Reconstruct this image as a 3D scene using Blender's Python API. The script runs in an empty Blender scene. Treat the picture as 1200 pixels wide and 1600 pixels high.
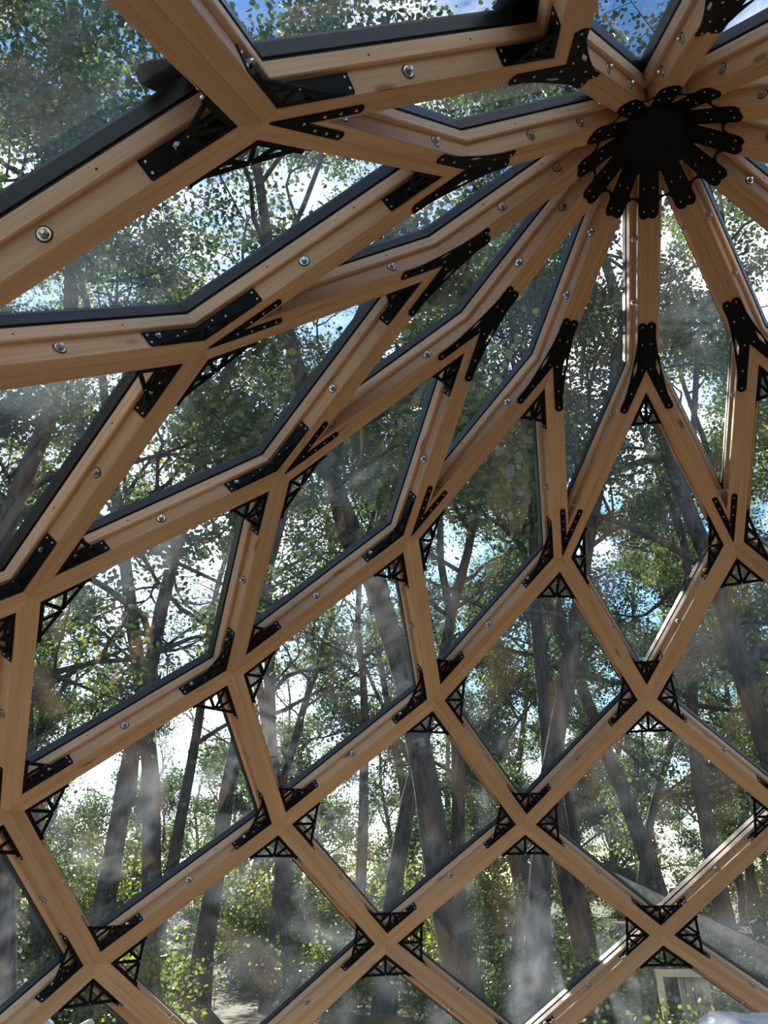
import bpy, bmesh, math, random
from mathutils import Vector, Matrix
from mathutils.geometry import tessellate_polygon

# ------------------------------------------------------------------ camera, sky, sun, exposure
SC = bpy.context.scene
COL = SC.collection
L = 1.1                                   # edge length of the dome's rhombi, metres
ALPHA = 0.953058411                       # angle of the dome's generators from the vertical
N = 12                                    # twelve-fold dome
APEX_Z = 7 * math.cos(ALPHA) * L          # the dome stands on its seventh ring of nodes
CAM = Vector((-0.704607696 * L, -2.18451838 * L, -2.59788895 * L + APEX_Z))
FPX = 1220.49


def rodrigues(v):
    v = Vector(v)
    return Matrix.Rotation(v.length, 3, v.normalized())


RC = rodrigues((1.12575962, 0.0764801896, -0.161582458))     # world -> (right, down, forward)
cam_data = bpy.data.cameras.new('camera')
cam_data.sensor_fit = 'VERTICAL'
cam_data.sensor_height = 36.0
cam_data.lens = FPX / 1600 * 36.0
cam_data.clip_end = 500
cam = bpy.data.objects.new('camera', cam_data)
COL.objects.link(cam)
cam.matrix_world = Matrix.Translation(CAM) @ Matrix((RC[0], -RC[1], -RC[2])).transposed().to_4x4()
SC.camera = cam

SUN_AZ, SUN_EL = math.radians(-27.0), math.radians(29.0)
world = bpy.data.worlds.new('sky')
SC.world = world
world.use_nodes = True
wt = world.node_tree
wt.nodes.clear()
w_out = wt.nodes.new('ShaderNodeOutputWorld')
w_bg = wt.nodes.new('ShaderNodeBackground')
w_sky = wt.nodes.new('ShaderNodeTexSky')
w_sky.sky_type = 'NISHITA'
w_sky.sun_disc = False
w_sky.sun_elevation = SUN_EL
w_sky.sun_rotation = SUN_AZ
w_sky.air_density = 1.0
w_sky.dust_density = 0.25
w_sky.ozone_density = 3.0
w_tc = wt.nodes.new('ShaderNodeTexCoord')
w_map = wt.nodes.new('ShaderNodeMapping')
w_map.inputs['Scale'].default_value = (1.0, 1.0, 2.2)
w_map.inputs['Location'].default_value = (1.7, 0.3, 0.9)
w_n = wt.nodes.new('ShaderNodeTexNoise')
w_n.inputs['Scale'].default_value = 2.3
w_n.inputs['Detail'].default_value = 9
w_n.inputs['Roughness'].default_value = 0.62
w_r = wt.nodes.new('ShaderNodeValToRGB')
w_r.color_ramp.elements[0].position = 0.48
w_r.color_ramp.elements[1].position = 0.65
w_mul = wt.nodes.new('ShaderNodeMixRGB')
w_mul.inputs[2].default_value = (8.5, 8.7, 9.0, 1)
wt.links.new(w_tc.outputs['Generated'], w_map.inputs['Vector'])
wt.links.new(w_map.outputs[0], w_n.inputs['Vector'])
wt.links.new(w_n.outputs['Fac'], w_r.inputs['Fac'])
wt.links.new(w_r.outputs[0], w_mul.inputs[0])
w_hs = wt.nodes.new('ShaderNodeHueSaturation')
w_hs.inputs['Saturation'].default_value = 1.2
wt.links.new(w_sky.outputs[0], w_hs.inputs['Color'])
wt.links.new(w_hs.outputs[0], w_mul.inputs[1])
wt.links.new(w_mul.outputs[0], w_bg.inputs['Color'])
w_bg.inputs['Strength'].default_value = 0.15
wt.links.new(w_bg.outputs[0], w_out.inputs['Surface'])

sun_data = bpy.data.lights.new('sun', 'SUN')
sun_data.energy = 9.0
sun_data.angle = math.radians(0.6)
sun_data.color = (1.0, 0.94, 0.84)
sun = bpy.data.objects.new('sun', sun_data)
COL.objects.link(sun)
sun.location = (-12, 20, 18)
SUN_DIR = Vector((math.sin(SUN_AZ) * math.cos(SUN_EL), math.cos(SUN_AZ) * math.cos(SUN_EL), math.sin(SUN_EL)))
sun.rotation_euler = SUN_DIR.to_track_quat('Z', 'Y').to_euler()

vs = SC.view_settings
vs.view_transform = 'Standard'
vs.look = 'None'
vs.exposure = 1.1
vs.gamma = 1.0
vs.use_curve_mapping = False


# ------------------------------------------------------------------ helpers
def proj(P):
    c = RC @ (P - CAM)
    return (600 + FPX * c.x / c.z, 800 + FPX * c.y / c.z, c.z) if c.z > 1e-3 else (1e9, 1e9, c.z)


def ray(px, py):
    return (RC.transposed() @ Vector(((px - 600) / FPX, (py - 800) / FPX, 1))).normalized()


def on_view(*pts, margin=160):
    for P in pts:
        x, y, z = proj(P)
        if z > 0.2 and -margin < x < 1200 + margin and -margin < y < 1600 + margin:
            return True
    return False


def link(name, data, parent=None, mat=None, kind=None):
    o = bpy.data.objects.new(name, data)
    COL.objects.link(o)
    if parent is not None:
        o.parent = parent
    if mat is not None and data is not None and not data.materials:
        data.materials.append(mat)
    if kind:
        o['kind'] = kind
    return o


def tag(o, label=None, cat=None, group=None, kind=None):
    if label:
        o['label'] = label
    if cat:
        o['category'] = cat
    if group:
        o['group'] = group
    if kind:
        o['kind'] = kind
    return o


class MB:
    def __init__(self):
        self.v, self.f, self.uv, self.mi = [], [], [], []

    def face(self, pts, uvs=None, mi=0):
        b = len(self.v)
        self.v += [tuple(p) for p in pts]
        self.f.append(tuple(range(b, b + len(pts))))
        self.uv.append(uvs or [(0, 0)] * len(pts))
        self.mi.append(mi)

    def prism(self, ringA, ringB, uo=0.0, mi=0, caps=True):
        """closed loops ringA -> ringB, u runs along, v runs round"""
        n = len(ringA)
        v = 0.0
        ln = (ringB[0] - ringA[0]).length
        for i in range(n):
            j = (i + 1) % n
            d = (ringA[j] - ringA[i]).length
            a0 = (ringB[i] - ringA[i]).length
            self.face([ringA[i], ringB[i], ringB[j], ringA[j]],
                      [(uo, v), (uo + a0, v), (uo + a0, v + d), (uo, v + d)], mi)
            v += d
        if caps:
            self.face(list(reversed(ringA)), [(uo, 0.3 + 0.01 * i) for i in range(n)], mi)
            self.face(ringB, [(uo + ln, 0.3 + 0.01 * i) for i in range(n)], mi)

    def box(self, c, ax, ay, az, mi=0):
        """centre and three half-axis vectors"""
        c = Vector(c)
        A = [c - ax + s * ay + t * az for s, t in ((-1, -1), (1, -1), (1, 1), (-1, 1))]
        B = [p + 2 * ax for p in A]
        self.prism(A, B, mi=mi)

    def tube(self, pts, rad, n=8, cap=True, mi=0):
        b = len(self.v)
        prev = None
        for i, p in enumerate(pts):
            d = (pts[min(i + 1, len(pts) - 1)] - pts[max(i - 1, 0)])
            d = d.normalized() if d.length > 1e-9 else Vector((0, 0, 1))
            x = prev - d * prev.dot(d) if prev is not None else d.orthogonal()
            if x.length < 1e-6:
                x = d.orthogonal()
            x.normalize()
            prev = x
            y = d.cross(x)
            for k in range(n):
                a = 2 * math.pi * k / n
                q = p + (x * math.cos(a) + y * math.sin(a)) * rad[i]
                self.v.append((q.x, q.y, q.z))
        for i in range(len(pts) - 1):
            for k in range(n):
                k2 = (k + 1) % n
                self.f.append((b + i * n + k, b + i * n + k2, b + (i + 1) * n + k2, b + (i + 1) * n + k))
                self.uv.append([(0, 0)] * 4)
                self.mi.append(mi)
        if cap:
            self.f.append(tuple(b + (len(pts) - 1) * n + k for k in range(n)))
            self.uv.append([(0, 0)] * n)
            self.mi.append(mi)

    def mesh(self, name, mats, smooth=False, merge=False):
        me = bpy.data.meshes.new(name)
        me.from_pydata(self.v, [], self.f)
        uvl = me.uv_layers.new(name='UVMap')
        flat = [c for f in self.uv for uv in f for c in uv]
        uvl.data.foreach_set('uv', flat)
        for m in (mats if isinstance(mats, (list, tuple)) else [mats]):
            me.materials.append(m)
        if any(self.mi):
            me.polygons.foreach_set('material_index', self.mi)
        if smooth:
            me.polygons.foreach_set('use_smooth', [True] * len(me.polygons))
        if merge:
            bm = bmesh.new()
            bm.from_mesh(me)
            bmesh.ops.remove_doubles(bm, verts=bm.verts, dist=1e-5)
            bmesh.ops.recalc_face_normals(bm, faces=bm.faces)
            bm.to_mesh(me)
            bm.free()
        me.update()
        return me


# ------------------------------------------------------------------ materials
def new_mat(name):
    m = bpy.data.materials.new(name)
    m.use_nodes = True
    nt = m.node_tree
    b = nt.nodes['Principled BSDF']
    return m, nt, b


def plain(name, col, rough=0.5, metal=0.0, spec=0.5):
    m, nt, b = new_mat(name)
    b.inputs['Base Color'].default_value = (*col, 1)
    b.inputs['Roughness'].default_value = rough
    b.inputs['Metallic'].default_value = metal
    b.inputs['Specular IOR Level'].default_value = spec
    return m


def nd(nt, t, **kw):
    n = nt.nodes.new(t)
    for k, v in kw.items():
        if hasattr(n, k):
            setattr(n, k, v)
        else:
            n.inputs[k].default_value = v
    return n


def wood_mat(name, dark, light, knot):
    m, nt, b = new_mat(name)
    tc = nd(nt, 'ShaderNodeTexCoord')
    oi = nd(nt, 'ShaderNodeObjectInfo')
    off = nd(nt, 'ShaderNodeCombineXYZ')
    mul = nd(nt, 'ShaderNodeMath', operation='MULTIPLY')
    mul.inputs[1].default_value = 37.0
    nt.links.new(oi.outputs['Random'], mul.inputs[0])
    nt.links.new(mul.outputs[0], off.inputs[0])
    nt.links.new(mul.outputs[0], off.inputs[1])
    add = nd(nt, 'ShaderNodeVectorMath', operation='ADD')
    nt.links.new(tc.outputs['UV'], add.inputs[0])
    nt.links.new(off.outputs[0], add.inputs[1])
    # grain: stretched along u
    mp = nd(nt, 'ShaderNodeMapping')
    mp.inputs['Scale'].default_value = (1.2, 60.0, 1)
    nt.links.new(add.outputs[0], mp.inputs[0])
    g = nd(nt, 'ShaderNodeTexNoise', Scale=1.6, Detail=5.0, Roughness=0.6, Distortion=0.6)
    nt.links.new(mp.outputs[0], g.inputs['Vector'])
    mp2 = nd(nt, 'ShaderNodeMapping')
    mp2.inputs['Scale'].default_value = (0.9, 9.0, 1)
    nt.links.new(add.outputs[0], mp2.inputs[0])
    g2 = nd(nt, 'ShaderNodeTexNoise', Scale=1.3, Detail=2.0, Roughness=0.5)
    nt.links.new(mp2.outputs[0], g2.inputs['Vector'])
    mixg = nd(nt, 'ShaderNodeMath', operation='ADD')
    nt.links.new(g.outputs['Fac'], mixg.inputs[0])
    nt.links.new(g2.outputs['Fac'], mixg.inputs[1])
    ramp = nd(nt, 'ShaderNodeValToRGB')
    ramp.color_ramp.elements[0].position = 0.62
    ramp.color_ramp.elements[0].color = (*dark, 1)
    ramp.color_ramp.elements[1].position = 1.30 / 1.0 if False else 1.0
    ramp.color_ramp.elements[1].color = (*light, 1)
    half = nd(nt, 'ShaderNodeMath', operation='MULTIPLY')
    half.inputs[1].default_value = 0.82
    nt.links.new(mixg.outputs[0], half.inputs[0])
    nt.links.new(half.outputs[0], ramp.inputs['Fac'])
    # per-beam tint
    hsv = nd(nt, 'ShaderNodeHueSaturation')
    mr = nd(nt, 'ShaderNodeMapRange')
    mr.inputs['To Min'].default_value = 0.86
    mr.inputs['To Max'].default_value = 1.14
    nt.links.new(oi.outputs['Random'], mr.inputs['Value'])
    nt.links.new(mr.outputs[0], hsv.inputs['Value'])
    nt.links.new(ramp.outputs[0], hsv.inputs['Color'])
    # knots
    mp3 = nd(nt, 'ShaderNodeMapping')
    mp3.inputs['Scale'].default_value = (3.0, 8.0, 1)
    nt.links.new(add.outputs[0], mp3.inputs[0])
    vo = nd(nt, 'ShaderNodeTexVoronoi', Scale=0.8)
    nt.links.new(mp3.outputs[0], vo.inputs['Vector'])
    kr = nd(nt, 'ShaderNodeValToRGB')
    kr.color_ramp.elements[0].position = 0.05
    kr.color_ramp.elements[0].color = (0.85, 0.85, 0.85, 1)
    kr.color_ramp.elements[1].position = 0.11
    kr.color_ramp.elements[1].color = (0, 0, 0, 1)
    nt.links.new(vo.outputs['Distance'], kr.inputs['Fac'])
    mk = nd(nt, 'ShaderNodeMixRGB')
    mk.inputs[2].default_value = (*knot, 1)
    nt.links.new(kr.outputs[0], mk.inputs[0])
    nt.links.new(hsv.outputs[0], mk.inputs[1])
    nt.links.new(mk.outputs[0], b.inputs['Base Color'])
    b.inputs['Roughness'].default_value = 0.55
    b.inputs['Specular IOR Level'].default_value = 0.35
    bp = nd(nt, 'ShaderNodeBump', Strength=0.08, Distance=0.002)
    nt.links.new(g.outputs['Fac'], bp.inputs['Height'])
    nt.links.new(bp.outputs[0], b.inputs['Normal'])
    return m


M_WOOD = wood_mat('larch', (0.52, 0.308, 0.160), (0.64, 0.42, 0.243), (0.20, 0.085, 0.04))
M_BEAD = wood_mat('larch_pale', (0.55, 0.35, 0.20), (0.72, 0.50, 0.32), (0.24, 0.11, 0.06))
M_HOLE_SHADE = plain('hole_shade', (0.035, 0.02, 0.012), 0.8)  # flat dark discs: painted shade of bolt recesses and screw holes
M_BLACK = plain('black_powder_coat', (0.0035, 0.004, 0.005), 0.5, 0.0, 0.12)
M_STEEL = plain('zinc_steel', (0.72, 0.72, 0.70), 0.22, 1.0)
M_NUT = plain('dull_nut', (0.30, 0.30, 0.29), 0.35, 1.0)
M_SCREW = plain('screw_steel', (0.66, 0.66, 0.64), 0.35, 1.0)
M_SEAL = plain('black_rubber_seal', (0.016, 0.015, 0.016), 0.38, 0.0, 0.5)


def glass_mat():
    m = bpy.data.materials.new('window_glass')
    m.use_nodes = True
    nt = m.node_tree
    nt.nodes.clear()
    out = nd(nt, 'ShaderNodeOutputMaterial')
    tr = nd(nt, 'ShaderNodeBsdfTransparent')
    tr.inputs['Color'].default_value = (0.90, 0.93, 0.92, 1)
    gl = nd(nt, 'ShaderNodeBsdfGlossy')
    gl.inputs['Roughness'].default_value = 0.004
    fr = nd(nt, 'ShaderNodeFresnel', IOR=1.5)
    fm = nd(nt, 'ShaderNodeMath', operation='MULTIPLY')          # two glass leaves, four surfaces
    fm.inputs[1].default_value = 2.2
    fm.use_clamp = True
    nt.links.new(fr.outputs[0], fm.inputs[0])
    mix = nd(nt, 'ShaderNodeMixShader')
    nt.links.new(fm.outputs[0], mix.inputs[0])
    nt.links.new(tr.outputs[0], mix.inputs[1])
    nt.links.new(gl.outputs[0], mix.inputs[2])
    # film of dust and dried condensation, tinted blue to paint in sky haze
    tc = nd(nt, 'ShaderNodeTexCoord')
    oi = nd(nt, 'ShaderNodeObjectInfo')
    mul = nd(nt, 'ShaderNodeVectorMath', operation='SCALE')
    mul.inputs[0].default_value = (7.0, 13.0, 5.0)
    nt.links.new(oi.outputs['Random'], mul.inputs['Scale'])
    add = nd(nt, 'ShaderNodeVectorMath', operation='ADD')
    nt.links.new(tc.outputs['Object'], add.inputs[0])
    nt.links.new(mul.outputs[0], add.inputs[1])
    n1 = nd(nt, 'ShaderNodeTexNoise', Scale=1.5, Detail=3.5, Roughness=0.5, Distortion=1.0)
    nt.links.new(add.outputs[0], n1.inputs['Vector'])
    rp = nd(nt, 'ShaderNodeMapRange')
    rp.inputs['From Min'].default_value = 0.42
    rp.inputs['From Max'].default_value = 0.72
    rp.inputs['To Min'].default_value = 0.012
    rp.inputs['To Max'].default_value = 0.105
    nt.links.new(n1.outputs['Fac'], rp.inputs['Value'])
    tl = nd(nt, 'ShaderNodeBsdfTranslucent')
    tl.inputs['Color'].default_value = (0.78, 0.88, 1.0, 1)
    df = nd(nt, 'ShaderNodeBsdfDiffuse')
    df.inputs['Color'].default_value = (0.62, 0.76, 1.0, 1)
    dm = nd(nt, 'ShaderNodeMixShader')
    dm.inputs[0].default_value = 0.3
    nt.links.new(tl.outputs[0], dm.inputs[1])
    nt.links.new(df.outputs[0], dm.inputs[2])
    mix2 = nd(nt, 'ShaderNodeMixShader')
    nt.links.new(rp.outputs[0], mix2.inputs[0])
    nt.links.new(mix.outputs[0], mix2.inputs[1])
    nt.links.new(dm.outputs[0], mix2.inputs[2])
    nt.links.new(mix2.outputs[0], out.inputs['Surface'])
    return m


M_GLASS = glass_mat()


def leaf_mat(name, cols, trans=0.55):
    m = bpy.data.materials.new(name)
    m.use_nodes = True
    nt = m.node_tree
    nt.nodes.clear()
    out = nd(nt, 'ShaderNodeOutputMaterial')
    geo = nd(nt, 'ShaderNodeNewGeometry')
    oi = nd(nt, 'ShaderNodeObjectInfo')
    rp = nd(nt, 'ShaderNodeValToRGB')
    el = rp.color_ramp.elements
    while len(el) < len(cols):
        el.new(0.5)
    for e, (p, c) in zip(el, cols):
        e.position = p
        e.color = (*c, 1)
    sc = nd(nt, 'ShaderNodeMath', operation='MULTIPLY_ADD')
    sc.inputs[1].default_value = 0.86
    o2 = nd(nt, 'ShaderNodeMath', operation='MULTIPLY')
    o2.inputs[1].default_value = 0.16
    nt.links.new(oi.outputs['Random'], o2.inputs[0])
    nt.links.new(geo.outputs['Random Per Island'], sc.inputs[0])
    nt.links.new(o2.outputs[0], sc.inputs[2])
    nt.links.new(sc.outputs[0], rp.inputs['Fac'])
    df = nd(nt, 'ShaderNodeBsdfDiffuse')
    tl = nd(nt, 'ShaderNodeBsdfTranslucent')
    gl = nd(nt, 'ShaderNodeBsdfGlossy', Roughness=0.42)
    hs = nd(nt, 'ShaderNodeHueSaturation', Saturation=1.12, Value=1.5)
    hs.inputs['Hue'].default_value = 0.485
    nt.links.new(rp.outputs[0], hs.inputs['Color'])
    nt.links.new(rp.outputs[0], df.inputs['Color'])
    nt.links.new(hs.outputs[0], tl.inputs['Color'])
    m1 = nd(nt, 'ShaderNodeMixShader')
    m1.inputs[0].default_value = trans
    nt.links.new(df.outputs[0], m1.inputs[1])
    nt.links.new(tl.outputs[0], m1.inputs[2])
    m2 = nd(nt, 'ShaderNodeMixShader')
    m2.inputs[0].default_value = 0.07
    nt.links.new(m1.outputs[0], m2.inputs[1])
    nt.links.new(gl.outputs[0], m2.inputs[2])
    nt.links.new(m2.outputs[0], out.inputs['Surface'])
    return m


M_LEAF = leaf_mat('oak_leaves', [(0.0, (0.026, 0.052, 0.022)), (0.60, (0.050, 0.088, 0.028)),
                                 (0.88, (0.12, 0.16, 0.036)), (0.985, (0.26, 0.23, 0.04)), (1.0, (0.30, 0.12, 0.03))], 0.48)
M_BUSH = leaf_mat('bush_leaves', [(0.0, (0.045, 0.08, 0.026)), (0.55, (0.095, 0.14, 0.035)),
                                  (0.92, (0.20, 0.24, 0.05)), (1.0, (0.33, 0.30, 0.06))], 0.52)  # sunlight put into the colour: brighter yellow-green leaves


def bark_mat():
    m, nt, b = new_mat('oak_bark')
    tc = nd(nt, 'ShaderNodeTexCoord')
    mp = nd(nt, 'ShaderNodeMapping')
    mp.inputs['Scale'].default_value = (11, 11, 2.2)
    nt.links.new(tc.outputs['Object'], mp.inputs[0])
    n = nd(nt, 'ShaderNodeTexNoise', Scale=1.5, Detail=6.0, Roughness=0.65)
    nt.links.new(mp.outputs[0], n.inputs['Vector'])
    r = nd(nt, 'ShaderNodeValToRGB')
    r.color_ramp.elements[0].position = 0.35
    r.color_ramp.elements[0].color = (0.022, 0.019, 0.017, 1)
    r.color_ramp.elements[1].position = 0.72
    r.color_ramp.elements[1].color = (0.115, 0.105, 0.092, 1)
    nt.links.new(n.outputs['Fac'], r.inputs['Fac'])
    n2 = nd(nt, 'ShaderNodeTexNoise', Scale=3.2, Detail=4.0, Roughness=0.7)
    nt.links.new(tc.outputs['Object'], n2.inputs['Vector'])
    r2 = nd(nt, 'ShaderNodeValToRGB')
    r2.color_ramp.elements[0].position = 0.62
    r2.color_ramp.elements[0].color = (0, 0, 0, 1)
    r2.color_ramp.elements[1].position = 0.72
    r2.color_ramp.elements[1].color = (0.7, 0.7, 0.7, 1)
    nt.links.new(n2.outputs['Fac'], r2.inputs['Fac'])
    mx = nd(nt, 'ShaderNodeMixRGB')
    mx.inputs[2].default_value = (0.30, 0.32, 0.27, 1)
    nt.links.new(r2.outputs[0], mx.inputs[0])
    nt.links.new(r.outputs[0], mx.inputs[1])
    nt.links.new(mx.outputs[0], b.inputs['Base Color'])
    b.inputs['Roughness'].default_value = 0.9
    b.inputs['Specular IOR Level'].default_value = 0.2
    bp = nd(nt, 'ShaderNodeBump', Strength=0.8, Distance=0.03)
    nt.links.new(n.outputs['Fac'], bp.inputs['Height'])
    nt.links.new(bp.outputs[0], b.inputs['Normal'])
    return m


M_BARK = bark_mat()


def noise_mat(name, c0, c1, scale, rough=0.9, bump=0.3, c2=None):
    m, nt, b = new_mat(name)
    tc = nd(nt, 'ShaderNodeTexCoord')
    n = nd(nt, 'ShaderNodeTexNoise', Scale=scale, Detail=8.0, Roughness=0.65)
    nt.links.new(tc.outputs['Object'], n.inputs['Vector'])
    r = nd(nt, 'ShaderNodeValToRGB')
    r.color_ramp.elements[0].position = 0.35
    r.color_ramp.elements[0].color = (*c0, 1)
    r.color_ramp.elements[1].position = 0.7
    r.color_ramp.elements[1].color = (*c1, 1)
    if c2:
        e = r.color_ramp.elements.new(0.55)
        e.color = (*c2, 1)
    nt.links.new(n.outputs['Fac'], r.inputs['Fac'])
    nt.links.new(r.outputs[0], b.inputs['Base Color'])
    b.inputs['Roughness'].default_value = rough
    bp = nd(nt, 'ShaderNodeBump', Strength=bump, Distance=0.02)
    nt.links.new(n.outputs['Fac'], bp.inputs['Height'])
    nt.links.new(bp.outputs[0], b.inputs['Normal'])
    return m


M_GROUND = noise_mat('leaf_litter', (0.04, 0.032, 0.018), (0.14, 0.105, 0.055), 3.0, 0.95, 0.6, (0.07, 0.07, 0.03))
M_FLOOR = noise_mat('plywood_floor', (0.34, 0.23, 0.14), (0.46, 0.33, 0.21), 2.0, 0.6, 0.05)
M_LUMBER = noise_mat('fresh_lumber', (0.58, 0.44, 0.24), (0.74, 0.60, 0.36), 9.0, 0.7, 0.1)
M_SLAB = noise_mat('weathered_slab_wood', (0.22, 0.16, 0.11), (0.50, 0.41, 0.31), 14.0, 0.85, 0.4)
M_RUBBLE = noise_mat('pale_rubble', (0.38, 0.39, 0.42), (0.70, 0.71, 0.74), 11.0, 0.85, 0.6)


def film_mat():
    m, nt, b = new_mat('white_stretch_film')
    b.inputs['Base Color'].default_value = (0.80, 0.79, 0.83, 1)
    b.inputs['Roughness'].default_value = 0.28
    b.inputs['Specular IOR Level'].default_value = 0.6
    tc = nd(nt, 'ShaderNodeTexCoord')
    mp = nd(nt, 'ShaderNodeMapping')
    mp.inputs['Scale'].default_value = (14, 14, 1.6)
    nt.links.new(tc.outputs['Object'], mp.inputs[0])
    n = nd(nt, 'ShaderNodeTexNoise', Scale=2.0, Detail=4.0, Distortion=0.8)
    nt.links.new(mp.outputs[0], n.inputs['Vector'])
    bp = nd(nt, 'ShaderNodeBump', Strength=0.6, Distance=0.02)
    nt.links.new(n.outputs['Fac'], bp.inputs['Height'])
    nt.links.new(bp.outputs[0], b.inputs['Normal'])
    return m


M_FILM = film_mat()

# ------------------------------------------------------------------ ground and floor
rng = random.Random(7)


def ground_z(x, y):
    r = math.hypot(x, y)
    k = min(1.0, max(0.0, (r - 5.0) / 6.0))
    return -0.12 + k * (0.16 * math.sin(x * 0.31 + 1.2) + 0.14 * math.sin(y * 0.27 + x * 0.11) + 0.004 * max(0, r - 8))


g = MB()
G, S = 60, 150.0
gv = [[None] * (G + 1) for _ in range(G + 1)]
for i in range(G + 1):
    for j in range(G + 1):
        x = (i / G - 0.5)
        y = (j / G - 0.5)
        x = math.copysign(abs(x * 2) ** 1.7, x) * S / 2
        y = math.copysign(abs(y * 2) ** 1.7, y) * S / 2
        gv[i][j] = Vector((x, y, ground_z(x, y)))
for i in range(G):
    for j in range(G):
        g.face([gv[i][j], gv[i + 1][j], gv[i + 1][j + 1], gv[i][j + 1]])
ground = link('ground', g.mesh('ground', M_GROUND, True, True))
tag(ground, 'brown leaf-littered forest floor around the dome', None, None, 'structure')


def vert(m, k):
    a = k * math.pi / N
    r = math.sin(ALPHA) * math.sin(math.pi * m / N) / math.sin(math.pi / N) * L
    return Vector((-r * math.sin(a), r * math.cos(a), APEX_Z - m * math.cos(ALPHA) * L))


fl = MB()
R7 = vert(7, 0).y + 0.12
ring = [Vector((R7 * math.cos(t * math.pi / 24), R7 * math.sin(t * math.pi / 24), 0)) for t in range(48)]
fl.prism([p + Vector((0, 0, -0.14)) for p in ring], ring)
floor = link('floor', fl.mesh('floor', M_FLOOR))
tag(floor, 'round plywood floor deck inside the dome', None, None, 'structure')

# ------------------------------------------------------------------ the dome
W = 0.0413344968 * L      # half width of a beam's inner face
H1 = 0.058 * L            # height of the beam's side face up to the glazing bead
H2 = 0.094 * L            # top of the bead
H3 = 0.137 * L            # top of the black seal
HG = 0.131 * L            # the glass
PROUD = 0.015
CEN = Vector((0, 0, APEX_Z - 3.5 * L))


class Corner:
    """one corner of a rhombus: mitred offset points"""
    def __init__(self, V, A, B, nrm):
        self.V = V
        self.e1 = (A - V).normalized()
        self.e2 = (B - V).normalized()
        self.s = self.e1.cross(self.e2).length
        self.n = nrm

    def at(self, u, h):
        return self.V + (self.e1 + self.e2) * (u / self.s) + self.n * h


class Rhomb:
    """ring m, centred on angular index k"""
    def __init__(self, m, k):
        self.P = [vert(m - 1, k), vert(m, k + 1), vert(m + 1, k), vert(m, k - 1)]   # top, left, bottom, right
        T, Lf, B, Rt = self.P
        n = (Lf - T).cross(Rt - T).normalized()
        if n.dot(T - CEN) < 0:
            n = -n
        self.n = n
        self.c = [Corner(self.P[i], self.P[i - 1], self.P[(i + 1) % 4], n) for i in range(4)]
        self.mid = (T + B) / 2

    def corner_of(self, V):
        for c in self.c:
            if (c.V - V).length < 1e-4:
                return c


dome = link('timber_dome', None)
tag(dome, 'honey-coloured timber dome frame of rhombic bays rising to a black hub plate', 'dome')


def half_rail(mb, rh, A, B, tilt, prof, uo, mi=0):
    ca, cb = rh.corner_of(A), rh.corner_of(B)
    mb.prism([ca.at(u - tilt * h, h) if u <= 0.0001 else ca.at(u, h) for u, h in prof],
             [cb.at(u - tilt * h, h) if u <= 0.0001 else cb.at(u, h) for u, h in prof], uo, mi)


bolt_mb = MB()


def disc(mb, r, z0, z1, n, mi=0, r2=None):
    A = [Vector((r * math.cos(2 * math.pi * i / n), r * math.sin(2 * math.pi * i / n), z0)) for i in range(n)]
    r2 = r2 or r
    B = [Vector((r2 * math.cos(2 * math.pi * i / n), r2 * math.sin(2 * math.pi * i / n), z1)) for i in range(n)]
    mb.prism(A, B, mi=mi)


disc(bolt_mb, 0.0185, -0.002, 0.0012, 20, 1)  # dark ring painted in for the shade of the counterbore
disc(bolt_mb, 0.0160, 0.000, 0.0035, 20, 0, 0.0150)
disc(bolt_mb, 0.0112, 0.003, 0.0120, 6, 2, 0.0100)
disc(bolt_mb, 0.0065, 0.011, 0.0180, 8, 0, 0.0050)
ME_BOLT = bolt_mb.mesh('bolt', [M_STEEL, M_HOLE_SHADE, M_NUT])


def frame_matrix(o, z, x):
    z = z.normalized()
    x = (x - z * x.dot(z)).normalized()
    y = z.cross(x)
    return Matrix(((x.x, y.x, z.x, o.x), (x.y, y.y, z.y, o.y), (x.z, y.z, z.z, o.z), (0, 0, 0, 1)))


def screw(mb, p, nrm, r=0.0046):
    """small round-headed screw"""
    x = nrm.orthogonal().normalized()
    y = nrm.cross(x)
    rings = []
    for rr, h in ((1.0, 0.0), (0.85, 0.45), (0.45, 0.75)):
        rings.append([p + (x * math.cos(math.pi * i / 3) + y * math.sin(math.pi * i / 3)) * r * rr + nrm * r * h for i in range(6)])
    for a, b in zip(rings, rings[1:]):
        for i in range(6):
            mb.face([a[i], a[(i + 1) % 6], b[(i + 1) % 6], b[i]])
    mb.face(rings[-1])


def plate(mb, outer, holes, to3d, th):
    """flat plate from a 2-D outline with holes; th runs along the local normal"""
    loops = [outer] + holes
    pts = [p for l in loops for p in l]
    tris = tessellate_polygon([[Vector((x, y, 0)) for x, y in l] for l in loops])
    a = [to3d(x, y, 0.0) for x, y in pts]
    b = [to3d(x, y, th) for x, y in pts]
    for t in tris:
        mb.face([a[i] for i in t])
        mb.face([b[i] for i in reversed(t)])
    base = 0
    for l in loops:
        n = len(l)
        for i in range(n):
            j = (i + 1) % n
            mb.face([a[base + i], a[base + j], b[base + j], b[base + i]])
        base += n


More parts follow.
